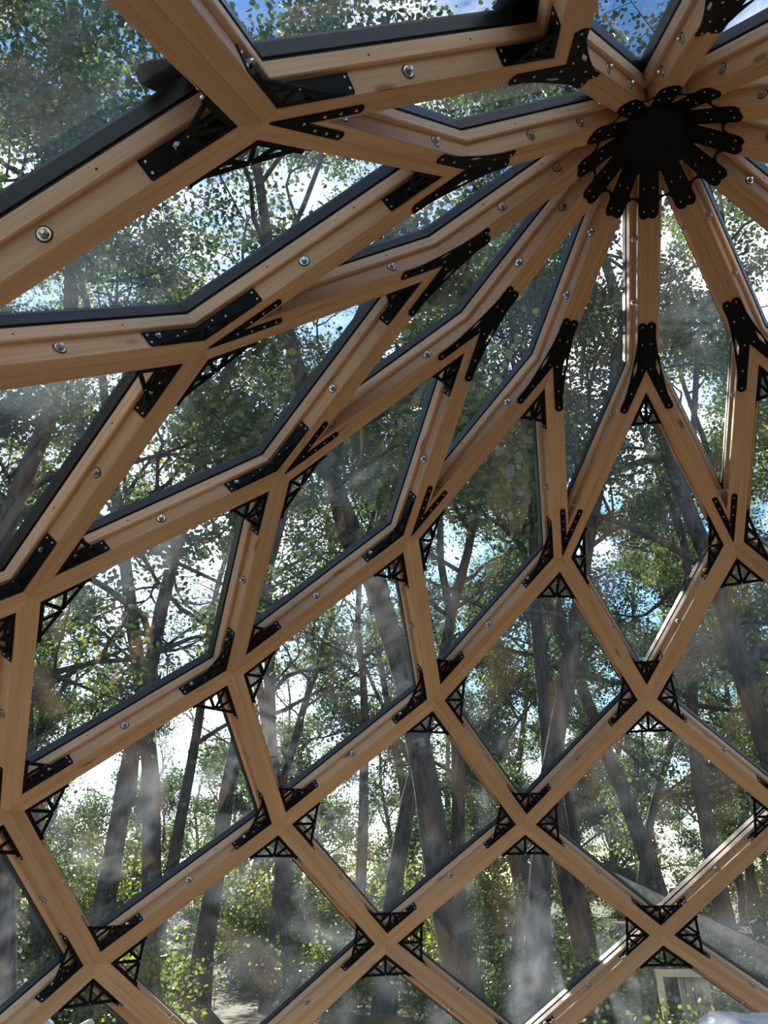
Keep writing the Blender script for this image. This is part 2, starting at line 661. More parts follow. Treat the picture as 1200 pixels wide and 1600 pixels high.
def edge_beam(A, B, rh1, rh2, key):
    """meshes of the beam along A-B between two rhombi (canonical position)"""
    ang = rh1.n.angle(rh2.n)
    tilt = math.tan(ang / 2)
    s = 0.0013
    prof = [(0.0, s), (s, 0.0), (W - 0.0025, 0), (W, 0.0025), (W, H2 - 0.004), (0.0, H2 - 0.004)]
    r = random.Random(hash(key) & 0xffff)
    mb = MB()
    for rh in (rh1, rh2):
        half_rail(mb, rh, A, B, tilt, prof, r.uniform(0, 30))
    beam = mb.mesh('beam', M_WOOD)
    beads = []
    bolts = []
    for rh in (rh1, rh2):
        bb = MB()
        bprof = [(W - 0.004, H1), (W + PROUD - 0.003, H1), (W + PROUD, H1 + 0.003), (W + PROUD, H2), (W - 0.004, H2)]
        half_rail(bb, rh, A, B, 0, bprof, r.uniform(0, 30))
        ca, cb = rh.corner_of(A), rh.corner_of(B)
        inw = (rh.mid - A)
        e = (B - A).normalized()
        inw = (inw - e * inw.dot(e)).normalized()
        for t in (0.3, 0.68):
            p = ca.at(W + PROUD + 0.0003, (H1 + H2) / 2).lerp(cb.at(W + PROUD + 0.0003, (H1 + H2) / 2), t)
            q = [p + e * 0.0035 * math.cos(i * math.pi / 3) + rh.n * 0.0035 * math.sin(i * math.pi / 3) for i in range(6)]
            bb.face(q, mi=1)
        beads.append(bb.mesh('glazing_bead', [M_BEAD, M_HOLE_SHADE]))
        ts = (0.44, 0.70) if key[0] == 0 else ((0.24, 0.72) if rh is rh1 else (0.60,)) if key[0] == 1 else (0.185, 0.5, 0.815)
        for t in ts:
            p = A + (B - A) * t + inw * W + rh.n * (H1 * 0.55)
            bolts.append(frame_matrix(p, inw, rh.n))
    cs = MB()
    for rh in (rh1, rh2):
        half_rail(cs, rh, A, B, tilt, [(0.0, H3 + 0.0005), (W - 0.002, H3 + 0.0005), (W - 0.004, H3 + 0.006), (0.0, H3 + 0.009)], 0)
    cover = cs.mesh('cover_strip', M_SEAL)
    core = MB()
    for rh in (rh1, rh2):
        half_rail(core, rh, A, B, tilt, [(0.0, H2 - 0.004), (W - 0.012, H2 - 0.004), (W - 0.012, H3), (0.0, H3)], 0)
    return beam, beads, bolts, cover, core.mesh('spacer_strip', M_SEAL)


def place_beam(meshes, rz, A, B):
    beam, beads, bolts, cover, core = meshes
    Rz = Matrix.Rotation(rz, 3, 'Z')
    o = link('beam', beam, dome)
    o.rotation_euler.z = rz
    for b in beads:
        link('glazing_bead', b, o)
    link('cover_strip', cover, o)
    link('spacer_strip', core, o)
    pa, pb = Rz @ A, Rz @ B
    if on_view(pa, pb, (pa + pb) / 2, pa * .75 + pb * .25, pa * .25 + pb * .75):
        for mtx in bolts:
            b = link('bolt', ME_BOLT, o)
            b.matrix_local = mtx


RINGS = 6
STEP = math.pi / N
# arms from the apex
A, B = vert(0, 0), vert(1, 0)
ms = edge_beam(A, B, Rhomb(1, 1), Rhomb(1, -1), (0, 0))
for j in range(12):
    place_beam(ms, 2 * j * STEP, A, B)
for m in range(1, RINGS + 1):
    for sgn in (1, -1):
        A, B = vert(m, 0), vert(m + 1, sgn)
        rh1 = Rhomb(m, sgn)
        rh2 = Rhomb(m + 1, 0)
        ms = edge_beam(A, B, rh1, rh2, (m, sgn))
        for j in range(12):
            place_beam(ms, (2 * j + (m + 1) % 2) * STEP, A, B)

# ---- windows: black seal and pane in every bay
wn = 0
for m in range(1, RINGS + 1):
    rh = Rhomb(m, 0)
    sm = MB()
    prof = [(W - 0.012, H2), (W + PROUD - 0.004, H2), (W + PROUD - 0.004, H2 + 0.007), (W + PROUD + 0.003, H2 + 0.009),
            (W + PROUD + 0.003, HG - 0.001), (W + PROUD + 0.003, H3), (W - 0.012, H3)]
    for i in range(4):
        a, b = rh.c[i], rh.c[(i + 1) % 4]
        sm.prism([a.at(u, h) for u, h in prof], [b.at(u, h) for u, h in prof])
    seal = sm.mesh('seal', M_SEAL)
    pm = MB()
    pm.face([c.at(W - 0.006, HG) for c in rh.c])
    pane = pm.mesh('pane', M_GLASS)
    for j in range(12):
        wn += 1
        w = link('window_%d' % wn, None, None, None, 'structure')
        rz = (2 * j + (m % 2)) * STEP
        w.rotation_euler.z = rz
        link('seal', seal, w)
        link('pane', pane, w)


# ---- corner brackets, fork plates, V plates, hub plate
def corner_axes(c):
    """2-D frame in the rhombus plane: x along bisector, y across, origin at node"""
    x = (c.e1 + c.e2).normalized()
    y = c.n.cross(x)
    if y.dot(c.e1) < 0:
        y = -y
    half = math.acos(max(-1, min(1, c.e1.dot(x))))
    return x, y, half


TH = 0.003


def truss_bracket(c):
    x, y, half = corner_axes(c)
    P0 = c.at(W, 0.0)
    leg = 0.185 if half < 0.6 else 0.195
    fl_len = leg + 0.035
    mb, sc_ = MB(), MB()
    eps = 0.0012
    e = (c.e1, c.e2)
    E1, E2 = P0 + e[0] * leg, P0 + e[1] * leg
    M1, M2 = P0 + e[0] * leg * 0.5, P0 + e[1] * leg * 0.5
    Hm = (E1 + E2) / 2
    hz = 0.006

    def strut_tri(tri, w):
        # frame of one triangle: border quads towards an inset triangle, front, back and inner wall
        a, b, d = tri
        la, lb, ld = (b - d).length, (d - a).length, (a - b).length
        inc = (a * la + b * lb + d * ld) / (la + lb + ld)
        area = (b - a).cross(d - a).length / 2
        rin = 2 * area / (la + lb + ld)
        k = min(0.8, w / rin)
        ins = [p.lerp(inc, k) for p in tri]
        for i in range(3):
            j = (i + 1) % 3
            f = [tri[i] + c.n * hz, tri[j] + c.n * hz, ins[j] + c.n * hz, ins[i] + c.n * hz]
            bk = [p + c.n * TH for p in f]
            mb.face(f)
            mb.face(list(reversed(bk)))
            mb.face([f[3], f[2], bk[2], bk[3]])
            mb.face([f[0], f[1], bk[1], bk[0]])
    for tri in ((P0, M1, Hm), (M1, E1, Hm), (P0, M2, Hm), (M2, E2, Hm)):
        strut_tri(tri, 0.0078)
    # doubled border bars along the legs and the open side
    for p, q, wd, inw in ((P0, E1, 0.0085, (P0 + E2 - 2 * M1)), (P0, E2, 0.0085, (P0 + E1 - 2 * M2)), (E1, E2, 0.0075, (P0 - Hm))):
        d = (q - p).normalized()
        iw = (inw - d * inw.dot(d)).normalized()
        mb.box((p + q) / 2 + iw * wd + c.n * (hz - 0.0006), (q - p) / 2, iw * wd, c.n * 0.0012)
    # folded flanges screwed to the side faces of both beams
    for ee, o2 in ((e[0], e[1]), (e[1], e[0])):
        inn = (o2 - ee * o2.dot(ee)).normalized()
        a0 = P0 + inn * eps
        hh = H1 - 0.006
        chamf = 0.012
        outl = [(0.0, 0.004), (fl_len - 0.004, 0.004), (fl_len, 0.010), (fl_len, hh), (0.0, hh)]
        plate(mb, outl, [], lambda s, h, t: a0 + ee * s + c.n * h + inn * t, 0.0025)
        for s, h in ((fl_len - 0.012, 0.018), (fl_len - 0.014, hh - 0.012), (leg * 0.52, 0.03), (leg * 0.30, hh - 0.014)):
            screw(sc_, a0 + ee * s + c.n * h + inn * 0.0025, inn)
    screw(sc_, Hm - (Hm - P0).normalized() * 0.006 + c.n * (hz - 0.001), -c.n, 0.0035)
    return mb.mesh('corner_bracket', M_BLACK), sc_.mesh('bracket_screws', M_SCREW)


def round_end(p_out, p_in, e, n=5):
    """points of a rounded end between two 2-D points, bulging along e"""
    r = (p_in - p_out).length / 2
    mid = (p_out + p_in) / 2
    u = (p_out - mid)
    return [mid + u * math.cos(math.pi * i / n) + e * r * 0.75 * math.sin(math.pi * i / n) for i in range(n + 1)]


def to2(c):
    x, y, half = corner_axes(c)
    d1 = Vector((math.cos(half), math.sin(half)))
    d2 = Vector((math.cos(half), -math.sin(half)))
    n1 = Vector((math.sin(half), -math.cos(half)))      # inward normals
    n2 = Vector((math.sin(half), math.cos(half)))

    def f3(px, py, t):
        return c.V + x * px + y * py - c.n * (0.0012 + t)
    return d1, d2, n1, n2, f3, half


def v_plate(c):
    d1, d2, n1, n2, f3, half = to2(c)
    u0, u1, ln = 0.002, W * 0.66, 0.30
    tip = Vector((0.055, 0))
    a1 = [d1 * ln + n1 * u0, d1 * ln + n1 * u1]
    a2 = [d2 * ln + n2 * u0, d2 * ln + n2 * u1]
    crotch = Vector((u1 / math.sin(half), 0))
    out = [Vector((u0 / math.sin(half) + 0.012, -0.002)), Vector((u0 / math.sin(half) + 0.012, 0.002))]
    out += round_end(a1[0], a1[1], d1)
    out += [crotch]
    out += round_end(a2[1], a2[0], d2)
    mb, sc_ = MB(), MB()
    plate(mb, [tuple(p) for p in out], [], f3, TH)
    um = (u0 + u1) / 2
    for dd, nn in ((d1, n1), (d2, n2)):
        for s in (0.285, 0.235, 0.185):
            p = dd * s + nn * um
            screw(sc_, f3(p.x, p.y, TH), -c.n)
    screw(sc_, f3(0.13, 0, TH), -c.n)
    return mb.mesh('v_plate', M_BLACK), sc_.mesh('plate_screws', M_SCREW)


def fork_plate(c):
    d1, d2, n1, n2, f3, half = to2(c)
    u0, u1, ln = 0.0008, W * 0.92, 0.235
    o1 = [d1 * ln + n1 * u0, d1 * ln + n1 * u1]
    o2 = [d2 * ln + n2 * u0, d2 * ln + n2 * u1]
    out = [Vector((u0 / math.sin(half), 0))]
    out += [d1 * (ln - 0.012) + n1 * u0, d1 * ln + n1 * (u0 + 0.012), d1 * ln + n1 * (u1 - 0.012), d1 * (ln - 0.012) + n1 * u1]
    a = d1 * 0.16 + n1 * u1
    b = d2 * 0.16 + n2 * u1
    ctrl = Vector((u1 / math.sin(half) + 0.022, 0))
    out += [a * (1 - t) ** 2 + ctrl * 2 * t * (1 - t) + b * t * t for t in [i / 10 for i in range(11)]]
    out += [d2 * (ln - 0.012) + n2 * u1, d2 * ln + n2 * (u1 - 0.012), d2 * ln + n2 * (u0 + 0.012), d2 * (ln - 0.012) + n2 * u0]
    cx = W / math.sin(half)
    top = (a * .25 + ctrl * .5 + b * .25).x - 0.007
    hole = [(cx + 0.001 + 0.0, 0.0), (cx - 0.002 + (d1 * 0.05).x, 0.045), (top, 0.008), (top, -0.008), (cx - 0.002 + (d2 * 0.05).x, -0.045)]
    if top - cx < 0.006:
        hole = []
    mb, sc_ = MB(), MB()
    plate(mb, [tuple(p) for p in out], [hole] if hole else [], f3, TH)
    um = (u0 + u1) / 2
    for dd, nn in ((d1, n1), (d2, n2)):
        for s in (0.215, 0.13):
            p = dd * s + nn * um
            screw(sc_, f3(p.x, p.y, TH), -c.n)
    p = Vector((um / math.sin(half), 0))
    screw(sc_, f3(p.x, p.y, TH), -c.n)
    return mb.mesh('fork_plate', M_BLACK), sc_.mesh('plate_screws', M_SCREW)


def place_part(name, sname, meshes, rz, at):
    o = link(name, meshes[0], dome)
    o.rotation_euler.z = rz
    if on_view(Matrix.Rotation(rz, 3, 'Z') @ at):
        link(sname, meshes[1], o, None, 'stuff')


for m in range(2, RINGS + 1):
    rh = Rhomb(m, 0)
    for ci in range(4):
        if m == RINGS and ci == 2:
            continue
        mm = truss_bracket(rh.c[ci])
        for j in range(12):
            place_part('corner_bracket', 'bracket_screws', mm, (2 * j + (m % 2)) * STEP, rh.c[ci].V)
rh = Rhomb(1, 0)
mv = v_plate(rh.c[2])
mf1, mf2 = fork_plate(rh.c[1]), fork_plate(rh.c[3])
for j in range(12):
    rz = (2 * j + 1) * STEP
    place_part('v_plate', 'plate_screws', mv, rz, rh.c[2].V)
    place_part('fork_plate', 'plate_screws', mf1, rz, rh.c[1].V)
    place_part('fork_plate', 'plate_screws', mf2, rz, rh.c[3].V)

# hub plate: twelve folded sectors
hub, hub_s = MB(), MB()
for j in range(12):
    rh = Rhomb(1, 2 * j + 1)
    c = rh.c[0]
    d1, d2, n1, n2, f3, half = to2(c)
    R1, u1, lk = 0.360 * L, W * 0.97, 0.284 * L

    def pol(dd, nn, s, u):
        return dd * s + nn * u
    out = [Vector((0.0, 0.0)), pol(d1, n1, R1 - 0.006, 0), pol(d1, n1, R1, 0.006), pol(d1, n1, R1 + 0.004, u1 * 0.55), pol(d1, n1, R1 - 0.006, u1 * 0.86),
           pol(d1, n1, R1 - 0.022, u1), pol(d1, n1, lk + 0.020, u1)]
    g1, g2 = pol(d1, n1, lk + 0.020, u1), pol(d2, n2, lk + 0.020, u1)
    cm = (g1 + g2) / 2 - Vector((0.034, 0))
    out += [g1 * (1 - t) ** 2 + cm * 2 * t * (1 - t) + g2 * t * t for t in [i / 8 for i in range(1, 8)]]
    out += [g2, pol(d2, n2, R1 - 0.022, u1), pol(d2, n2, R1 - 0.006, u1 * 0.86), pol(d2, n2, R1 + 0.004, u1 * 0.55), pol(d2, n2, R1, 0.006), pol(d2, n2, R1 - 0.006, 0)]
    lx = cm.x * 0.5 + (g1 + g2).x * 0.25 - 0.009
    root = u1 / math.sin(half) + 0.004
    wroot = 0.004
    hole = [(root, wroot), (lx - 0.004, (lx * math.tan(half) - u1 / math.cos(half))), (lx, (lx * math.tan(half) - u1 / math.cos(half)) * 0.75),
            (lx, -(lx * math.tan(half) - u1 / math.cos(half)) * 0.75), (lx - 0.004, -(lx * math.tan(half) - u1 / math.cos(half))), (root, -wroot)]
    plate(hub, [tuple(p) for p in out], [hole], f3, TH)
    for dd, nn in ((d1, n1), (d2, n2)):
        for s in (R1 - 0.03, R1 - 0.125):
            p = pol(dd, nn, s, W * 0.45)
            screw(hub_s, f3(p.x, p.y, TH), -c.n)
hp = link('hub_plate', hub.mesh('hub_plate', M_BLACK), dome)
hp['label'] = 'black steel hub plate with twelve folded fingers'
link('hub_screws', hub_s.mesh('hub_screws', M_SCREW), hp, None, 'stuff')
# flat centre disc of the hub
hd = MB()
ap = vert(0, 0)
zc = -0.155 * math.cos(ALPHA) - 0.004
disc(hd, 0.155 * math.sin(ALPHA), zc, zc - 0.006, 36)
hdo = link('hub_disc', hd.mesh('hub_disc', M_BLACK), hp)
hdo.location = ap


# black flashing flaps lying on the outside of two bays
def flap(m, k, pix, h):
    rh = Rhomb(m, k)
    o = rh.mid + rh.n * h
    pts = []
    for x, y in pix:
        d = ray(x, y)
        t = (o - CAM).dot(rh.n) / d.dot(rh.n)
        pts.append(CAM + d * t)
    mb = MB()
    mb.prism(pts, [p + rh.n * 0.004 for p in pts])
    link('flashing_flap', mb.mesh('flashing_flap', M_BLACK), dome)


flap(3, 9, [(330, 165), (270, 147), (238, 141), (219, 132), (213, 117), (218, 104), (236, 96), (262, 93), (300, 90), (340, 100)], H3 + 0.012)
flap(2, 10, [(850, 30), (786, 20), (769, 14), (776, 6), (782, -10), (800, -40), (880, -40)], H3 + 0.012)

# sill ring on the floor
sm = MB()
for j in range(12):
    k = 2 * j + 1
    a, b = vert(7, k - 1 if (7 % 2 == 0) else k - 1), vert(7, k + 1)
    d = (b - a).normalized()
    out_ = Vector((d.y, -d.x, 0))
    if out_.dot(a) < 0:
        out_ = -out_
    s_ = MB()
    s_.box((a + b) / 2 + Vector((0, 0, 0.03)) + out_ * 0.02, (b - a) / 2, out_ * 0.06, Vector((0, 0, 0.05)))
    link('sill_beam', s_.mesh('sill_beam', M_WOOD), dome)

# ------------------------------------------------------------------ things by the dome
# film-wrapped stack on the floor
dw = ray(1088, 1588)
dist = 2.6
az = math.atan2(dw.x, dw.y)
pl = Vector((CAM.x + math.sin(az) * dist, CAM.y + math.cos(az) * dist, 0))
th_ = ray(1150, 1579)
top_z = CAM.z + (dist + 0.5) * th_.z / math.hypot(th_.x, th_.y)
wb = MB()
sx, sy = 0.95, 0.55
loops = []
prof = [(0.0, 0.0), (0.0, top_z * 0.35), (0.012, top_z * 0.7), (0.02, top_z - 0.10), (0.035, top_z - 0.035), (0.07, top_z - 0.006), (0.14, top_z)]
rw = random.Random(3)
nper = 72
for ins, z in prof:
    lp = []
    for i in range(nper):
        t = i / nper * 4
        s, f = int(t), t - int(t)
        cs = [(0, 0), (1, 0), (1, 1), (0, 1)]
        a, b = cs[s], cs[(s + 1) % 4]
        x = (a[0] + (b[0] - a[0]) * f) * sx
        y = (a[1] + (b[1] - a[1]) * f) * sy
        x = ins + x * (sx - 2 * ins) / sx
        y = ins + y * (sy - 2 * ins) / sy
        wob = 0.008 * math.sin(i * 2.7) + 0.006 * math.sin(i * 1.13 + z * 4)
        lp.append(Vector((x + wob * (0.5 - (x / sx)), y + wob, z + (0.006 * math.sin(i * 1.9) if 0.3 < z else 0))))
    loops.append(lp)
for a, b in zip(loops, loops[1:]):
    for i in range(nper):
        j = (i + 1) % nper
        wb.face([a[i], a[j], b[j], b[i]])
wb.face(loops[-1])
ws = link('wrapped_stack', wb.mesh('wrapped_stack', M_FILM, True, True))
ws.location = pl
ws.rotation_euler.z = -az * 0.6
tag(ws, 'stack wrapped in wrinkled white plastic film on the dome floor', 'stack')


def ground_at(px, d):
    """ground point under the image column px (row 1480) at distance d"""
    r = ray(px, 1480)
    a = math.atan2(r.x, r.y)
    x, y = CAM.x + math.sin(a) * d, CAM.y + math.cos(a) * d
    return Vector((x, y, ground_z(x, y)))


def point_at(px, py, d):
    r = ray(px, py)
    return CAM + r * (d / math.hypot(r.x, r.y))


# lumber rack outside the glass
rack = link('lumber_rack', None)
rack.location = ground_at(1045, 8.2)
tag(rack, 'rough rack of pale lumber post, rail and split slabs outside the glass', 'rack')
o0 = rack.location


def bar(name, p, q, wx, wy, mat, lab=None):
    mb = MB()
    d = (q - p)
    x = d.normalized()
    y = Vector((0, 1, 0)) - x * x.y
    y.normalize()
    z = x.cross(y)
    mb.box((p + q) / 2 - o0, d / 2, y * wy, z * wx)
    o = link(name, mb.mesh(name, mat), rack)
    if lab:
        o['label'] = lab


pt = point_at(1028, 1516, 8.2)
pb = point_at(1050, 1640, 8.2)
dn = (pb - pt) / (pb.z - pt.z)
bar('post', pt, pt + dn * (o0.z - 0.1 - pt.z), 0.025, 0.03, M_LUMBER)
bar('rail', point_at(1022, 1520, 8.243), point_at(1104, 1521, 8.243), 0.028, 0.015, M_LUMBER)
for x0, wd, dd in ((1061, 0.022, 8.277), (1072, 0.034, 8.277), (1084, 0.026, 8.277), (1096, 0.036, 8.277)):
    a = point_at(x0, 1514, dd)
    b = Vector((a.x + 0.02, a.y, o0.z - 0.1))
    bar('slab', a, b, wd, 0.02, M_SLAB)

# pale rubble heap
hb = bmesh.new()
bmesh.ops.create_icosphere(hb, subdivisions=4, radius=1.0)
rr = random.Random(5)
from mathutils import noise as mnoise
for v in hb.verts:
    d = 1 + 0.28 * mnoise.noise(v.co * 2.3) + 0.12 * mnoise.noise(v.co * 6.1)
    v.co = Vector((v.co.x * 0.75 * d, v.co.y * 0.55 * d, max(-0.1, v.co.z) * 0.62 * d))
me = bpy.data.meshes.new('rubble_heap')
hb.to_mesh(me)
hb.free()
me.materials.append(M_RUBBLE)
heap = link('rubble_heap', me)
heap.location = ground_at(84, 6.5)
heap.scale = (0.8, 0.8, 1.5)
tag(heap, 'pale grey rubble heap on the ground outside the glass', 'heap')

# ------------------------------------------------------------------ forest
def wander(rg, p, d, ln, n, wig, up):
    pts = [p.copy()]
    d = d.normalized()
    for i in range(n):
        d = (d + Vector((rg.gauss(0, wig), rg.gauss(0, wig), rg.gauss(0, wig) + up))).normalized()
        p = p + d * (ln / n)
        pts.append(p.copy())
    return pts, d


def leaf(mb, p, rg, size):
    n = Vector((rg.gauss(0, 0.6), rg.gauss(0, 0.6), rg.gauss(0.6, 0.5)))
    if n.length < 1e-3:
        n = Vector((0, 0, 1))
    n.normalize()
    x = n.orthogonal()
    a = rg.uniform(0, 6.283)
    y = n.cross(x)
    u = (x * math.cos(a) + y * math.sin(a)) * size
    v = n.cross(u) * 0.36
    b = len(mb.v)
    for q in (p - u * 0.5, p - u * 0.1 + v, p + u * 0.25 + v * 0.9, p + u * 0.5, p + u * 0.25 - v * 0.9, p - u * 0.1 - v):
        mb.v.append((q.x, q.y, q.z))
    mb.f.append((b, b + 1, b + 2, b + 3, b + 4, b + 5))


def fast_mesh(mb, name, mat, smooth=False):
    me = bpy.data.meshes.new(name)
    me.from_pydata(mb.v, [], mb.f)
    me.materials.append(mat)
    if smooth:
        me.polygons.foreach_set('use_smooth', [True] * len(me.polygons))
    return me


def make_tree(seed, h, r0, base_t, spread, per_twig, leaf_size, joined, nb=9, low=1.0):
    """meshes of one tree: trunk, list of branches, foliage"""
    rg = random.Random(seed)
    tr = MB()
    lean = Vector((rg.gauss(0, 0.07), rg.gauss(0, 0.07), 1))
    pts, _ = wander(rg, Vector((0, 0, -0.3)), lean, h * 0.86, 12, 0.075, 0.03)
    rad = [r0 * (1.35 if i == 0 else 1.08 if i == 1 else 1.0 - 0.055 * i) * (1 - 0.028 * i) for i in range(13)]
    tr.tube(pts, rad, 10)
    fol = MB()
    branches = []
    az = rg.uniform(0, 6.28)
    for bi in range(nb):
        t = base_t + (1 - base_t) * (bi + rg.uniform(0, 0.6)) / nb
        t = min(t, 0.985)
        fi = t * 12
        i = min(int(fi), 11)
        p = pts[i].lerp(pts[i + 1], fi - i)
        az += 2.4 + rg.uniform(-0.4, 0.4)
        el = 0.25 + 0.75 * t
        d = Vector((math.cos(az), math.sin(az), el))
        ln = spread * (1.15 - 0.55 * t) * rg.uniform(0.8, 1.25)
        bm_ = tr if joined else MB()
        rb = rad[i] * rg.uniform(0.42, 0.64)
        bp, bd = wander(rg, p, d, ln, 7, 0.30, 0.03)
        bm_.tube(bp, [rb * (1 - 0.115 * q) for q in range(8)], 6)
        for si in range(5):
            ft = 0.30 + 0.7 * (si + rg.random()) / 5
            fi2 = min(ft * 7, 6.99)
            k = int(fi2)
            sp = bp[k].lerp(bp[k + 1], fi2 - k)
            sd = (bp[k + 1] - bp[k]).normalized() + Vector((rg.gauss(0, 0.7), rg.gauss(0, 0.7), rg.gauss(0.1, 0.45)))
            sl = ln * rg.uniform(0.25, 0.5)
            spts, _ = wander(rg, sp, sd, sl, 4, 0.25, 0.02)
            bm_.tube(spts, [rb * 0.42 * (1 - 0.2 * q) for q in range(5)], 4)
            for ti in range(4):
                q = rg.uniform(0.25, 1.0) * 3.99
                kk = int(q)
                tp = spts[kk].lerp(spts[kk + 1], q - kk)
                td = Vector((rg.gauss(0, 1), rg.gauss(0, 1), rg.gauss(0.15, 0.6)))
                tl = rg.uniform(0.35, 0.9)
                tpts, _ = wander(rg, tp, td, tl, 3, 0.3, 0.0)
                bm_.tube(tpts, [rb * 0.12, rb * 0.10, rb * 0.07, rb * 0.04], 3, cap=False)
                dens = rg.choice((0.45, 0.9, 1.2, 1.4)) * (low if t < 0.74 else 1.0)
                for _ in range(int(per_twig * dens)):
                    f = rg.random() * 2.99
                    kk2 = int(f)
                    c = tpts[kk2].lerp(tpts[kk2 + 1], f - kk2)
                    leaf(fol, c + Vector((rg.gauss(0, 0.16), rg.gauss(0, 0.16), rg.gauss(0, 0.13))), rg, leaf_size * rg.uniform(0.6, 1.25))
        if not joined:
            branches.append(fast_mesh(bm_, 'branch', M_BARK, True))
    return (fast_mesh(tr, 'trunk', M_BARK, True), branches, fast_mesh(fol, 'foliage', M_LEAF))


near = [make_tree(100 + s, h, 0.16, bt, sp, pt, 0.052, False, 9, lo) for s, (h, bt, sp, pt, lo) in
        enumerate([(15.5, 0.34, 3.9, 135, 1), (17.0, 0.40, 3.6, 135, 1), (14.0, 0.30, 4.2, 135, 1), (16.0, 0.46, 3.7, 115, 1), (13.0, 0.36, 3.4, 115, 1),
                   (16.5, 0.34, 4.0, 110, 0.12), (15.5, 0.38, 3.8, 110, 0.16)])]
far = [make_tree(200 + s, h, 0.165, bt, sp, pt, 0.068, True, 12) for s, (h, bt, sp, pt) in
       enumerate([(15.0, 0.20, 3.6, 95), (17.0, 0.26, 3.6, 90), (11.0, 0.10, 3.2, 95), (16.0, 0.16, 3.6, 85), (15.0, 0.16, 3.5, 26), (9.0, 0.08, 2.6, 70)])]


def make_shrub(seed, h, n_stems, per):
    rg = random.Random(seed)
    st, fo = MB(), MB()
    for i in range(n_stems):
        a = rg.uniform(0, 6.28)
        d = Vector((math.cos(a) * 0.5, math.sin(a) * 0.5, 1))
        pts, _ = wander(rg, Vector((rg.gauss(0, .12), rg.gauss(0, .12), -0.1)), d, h * rg.uniform(0.6, 1.15), 6, 0.22, 0.04)
        st.tube(pts, [0.018 * (1 - 0.13 * q) for q in range(7)], 4, cap=False)
        for k in range(per):
            f = (0.15 + 0.85 * rg.random() ** 0.8) * 5.99
            kk = int(f)
            c = pts[kk].lerp(pts[kk + 1], f - kk)
            leaf(fo, c + Vector((rg.gauss(0, .22), rg.gauss(0, .22), rg.gauss(0, .16))), rg, rg.uniform(0.035, 0.075))
    return fast_mesh(st, 'stem', M_BARK), fast_mesh(fo, 'foliage', M_BUSH)


shrubs = [make_shrub(300 + s, h, n, 300) for s, (h, n) in enumerate([(2.2, 14), (3.2, 16), (1.3, 14)])]


def place_tree(p, var, rz, sc, girth, label, group, is_near):
    src = near[var % len(near)] if is_near else far[var % len(far)]
    t = link('oak_tree', None)
    t.location = p
    t.rotation_euler.z = rz
    t.scale = (sc, sc, sc)
    tag(t, label, 'tree', group)
    tr = link('trunk', src[0], t)
    for b in src[1]:
        link('branch', b, t)
    link('foliage', src[2], t, None, 'stuff')
    return t


# trees whose trunks show between the beams: image column, distance, scale
front = [(-150, 9.0, 1.05), (-40, 10.5, 1.0), (38, 9.8, 0.95), (150, 12.0, 0.95), (215, 16.0, 0.9), (268, 13.0, 1.05), (316, 14.5, 1.0),
         (425, 13.5, 1.0), (490, 19.0, 0.95), (594, 12.3, 0.9), (705, 16.0, 1.05), (748, 8.8, 1.08), (812, 9.2, 0.86), (862, 17.0, 0.85),
         (935, 11.0, 0.9), (985, 18.0, 0.8), (1075, 14.0, 1.0), (1150, 12.5, 0.85), (1215, 9.5, 0.72), (1330, 10.5, 1.05),
         (92, 16.0, 0.9), (372, 20.0, 0.95), (548, 17.0, 0.9), (668, 21.0, 0.95), (905, 19.0, 0.9), (1040, 20.0, 0.9)]
NEAR_L = [('oak with a broad dense crown at the front of the woods', 'broad dense oaks at the front of the woods'),
          ('tall straight oak with a dense high crown at the front of the woods', 'tall dense oaks at the front of the woods'),
          ('wide low-branching oak with heavy spreading limbs near the dome', 'wide low-branching oaks near the dome'),
          ('oak with a long clear trunk below a high crown near the dome', 'clear-trunked oaks near the dome'),
          ('shorter slim oak standing between the front trunks', 'shorter slim oaks between the front trunks'),
          ('oak with nearly bare lower limbs against the bright sky', 'oaks with nearly bare lower limbs'),
          ('oak with thinly leaved lower branches and a full top', 'oaks with thinly leaved lower branches')]
FAR_L = [('full-leaved oak deep in the woods behind the front trees', 'full-leaved oaks deep in the woods'),
         ('very tall straight oak rising deep in the woods', 'tall oaks deep in the woods'),
         ('short bushy oak leafed almost to the ground deep in the woods', 'short bushy oaks deep in the woods'),
         ('large oak with low leafy branches deep in the woods', 'large low-branched oaks deep in the woods'),
         ('sparsely leaved oak with visible bare branches deep in the woods', 'sparse oaks deep in the woods'),
         ('young sapling oak below the canopy deep in the woods', 'young oaks below the canopy')]
SHRUB_L = [('waist-high leafy shrub growing between the tree trunks', 'waist-high shrubs among the trees'),
           ('tall leafy shrub taller than a person among the trunks', 'tall shrubs among the trees'),
           ('low spreading leafy shrub on the forest floor', 'low spreading shrubs on the forest floor')]
VARS = [0, 2, 1, 5, 5, 6, 5, 6, 5, 6, 3, 4, 6, 4, 3, 4, 2, 0, 1, 2, 5, 6, 3, 6, 3, 1]
front_trees = []
TURN = {0: -1.2, 13: 0.6, 19: 0.7}          # turned so that no limb passes through a neighbour's trunk
for i, (px, d, s) in enumerate(front):
    t_ = place_tree(ground_at(px, d), VARS[i], i * 2.1 + TURN.get(i, 0.0), s, 1, *NEAR_L[VARS[i]], True)
    front_trees.append(t_)
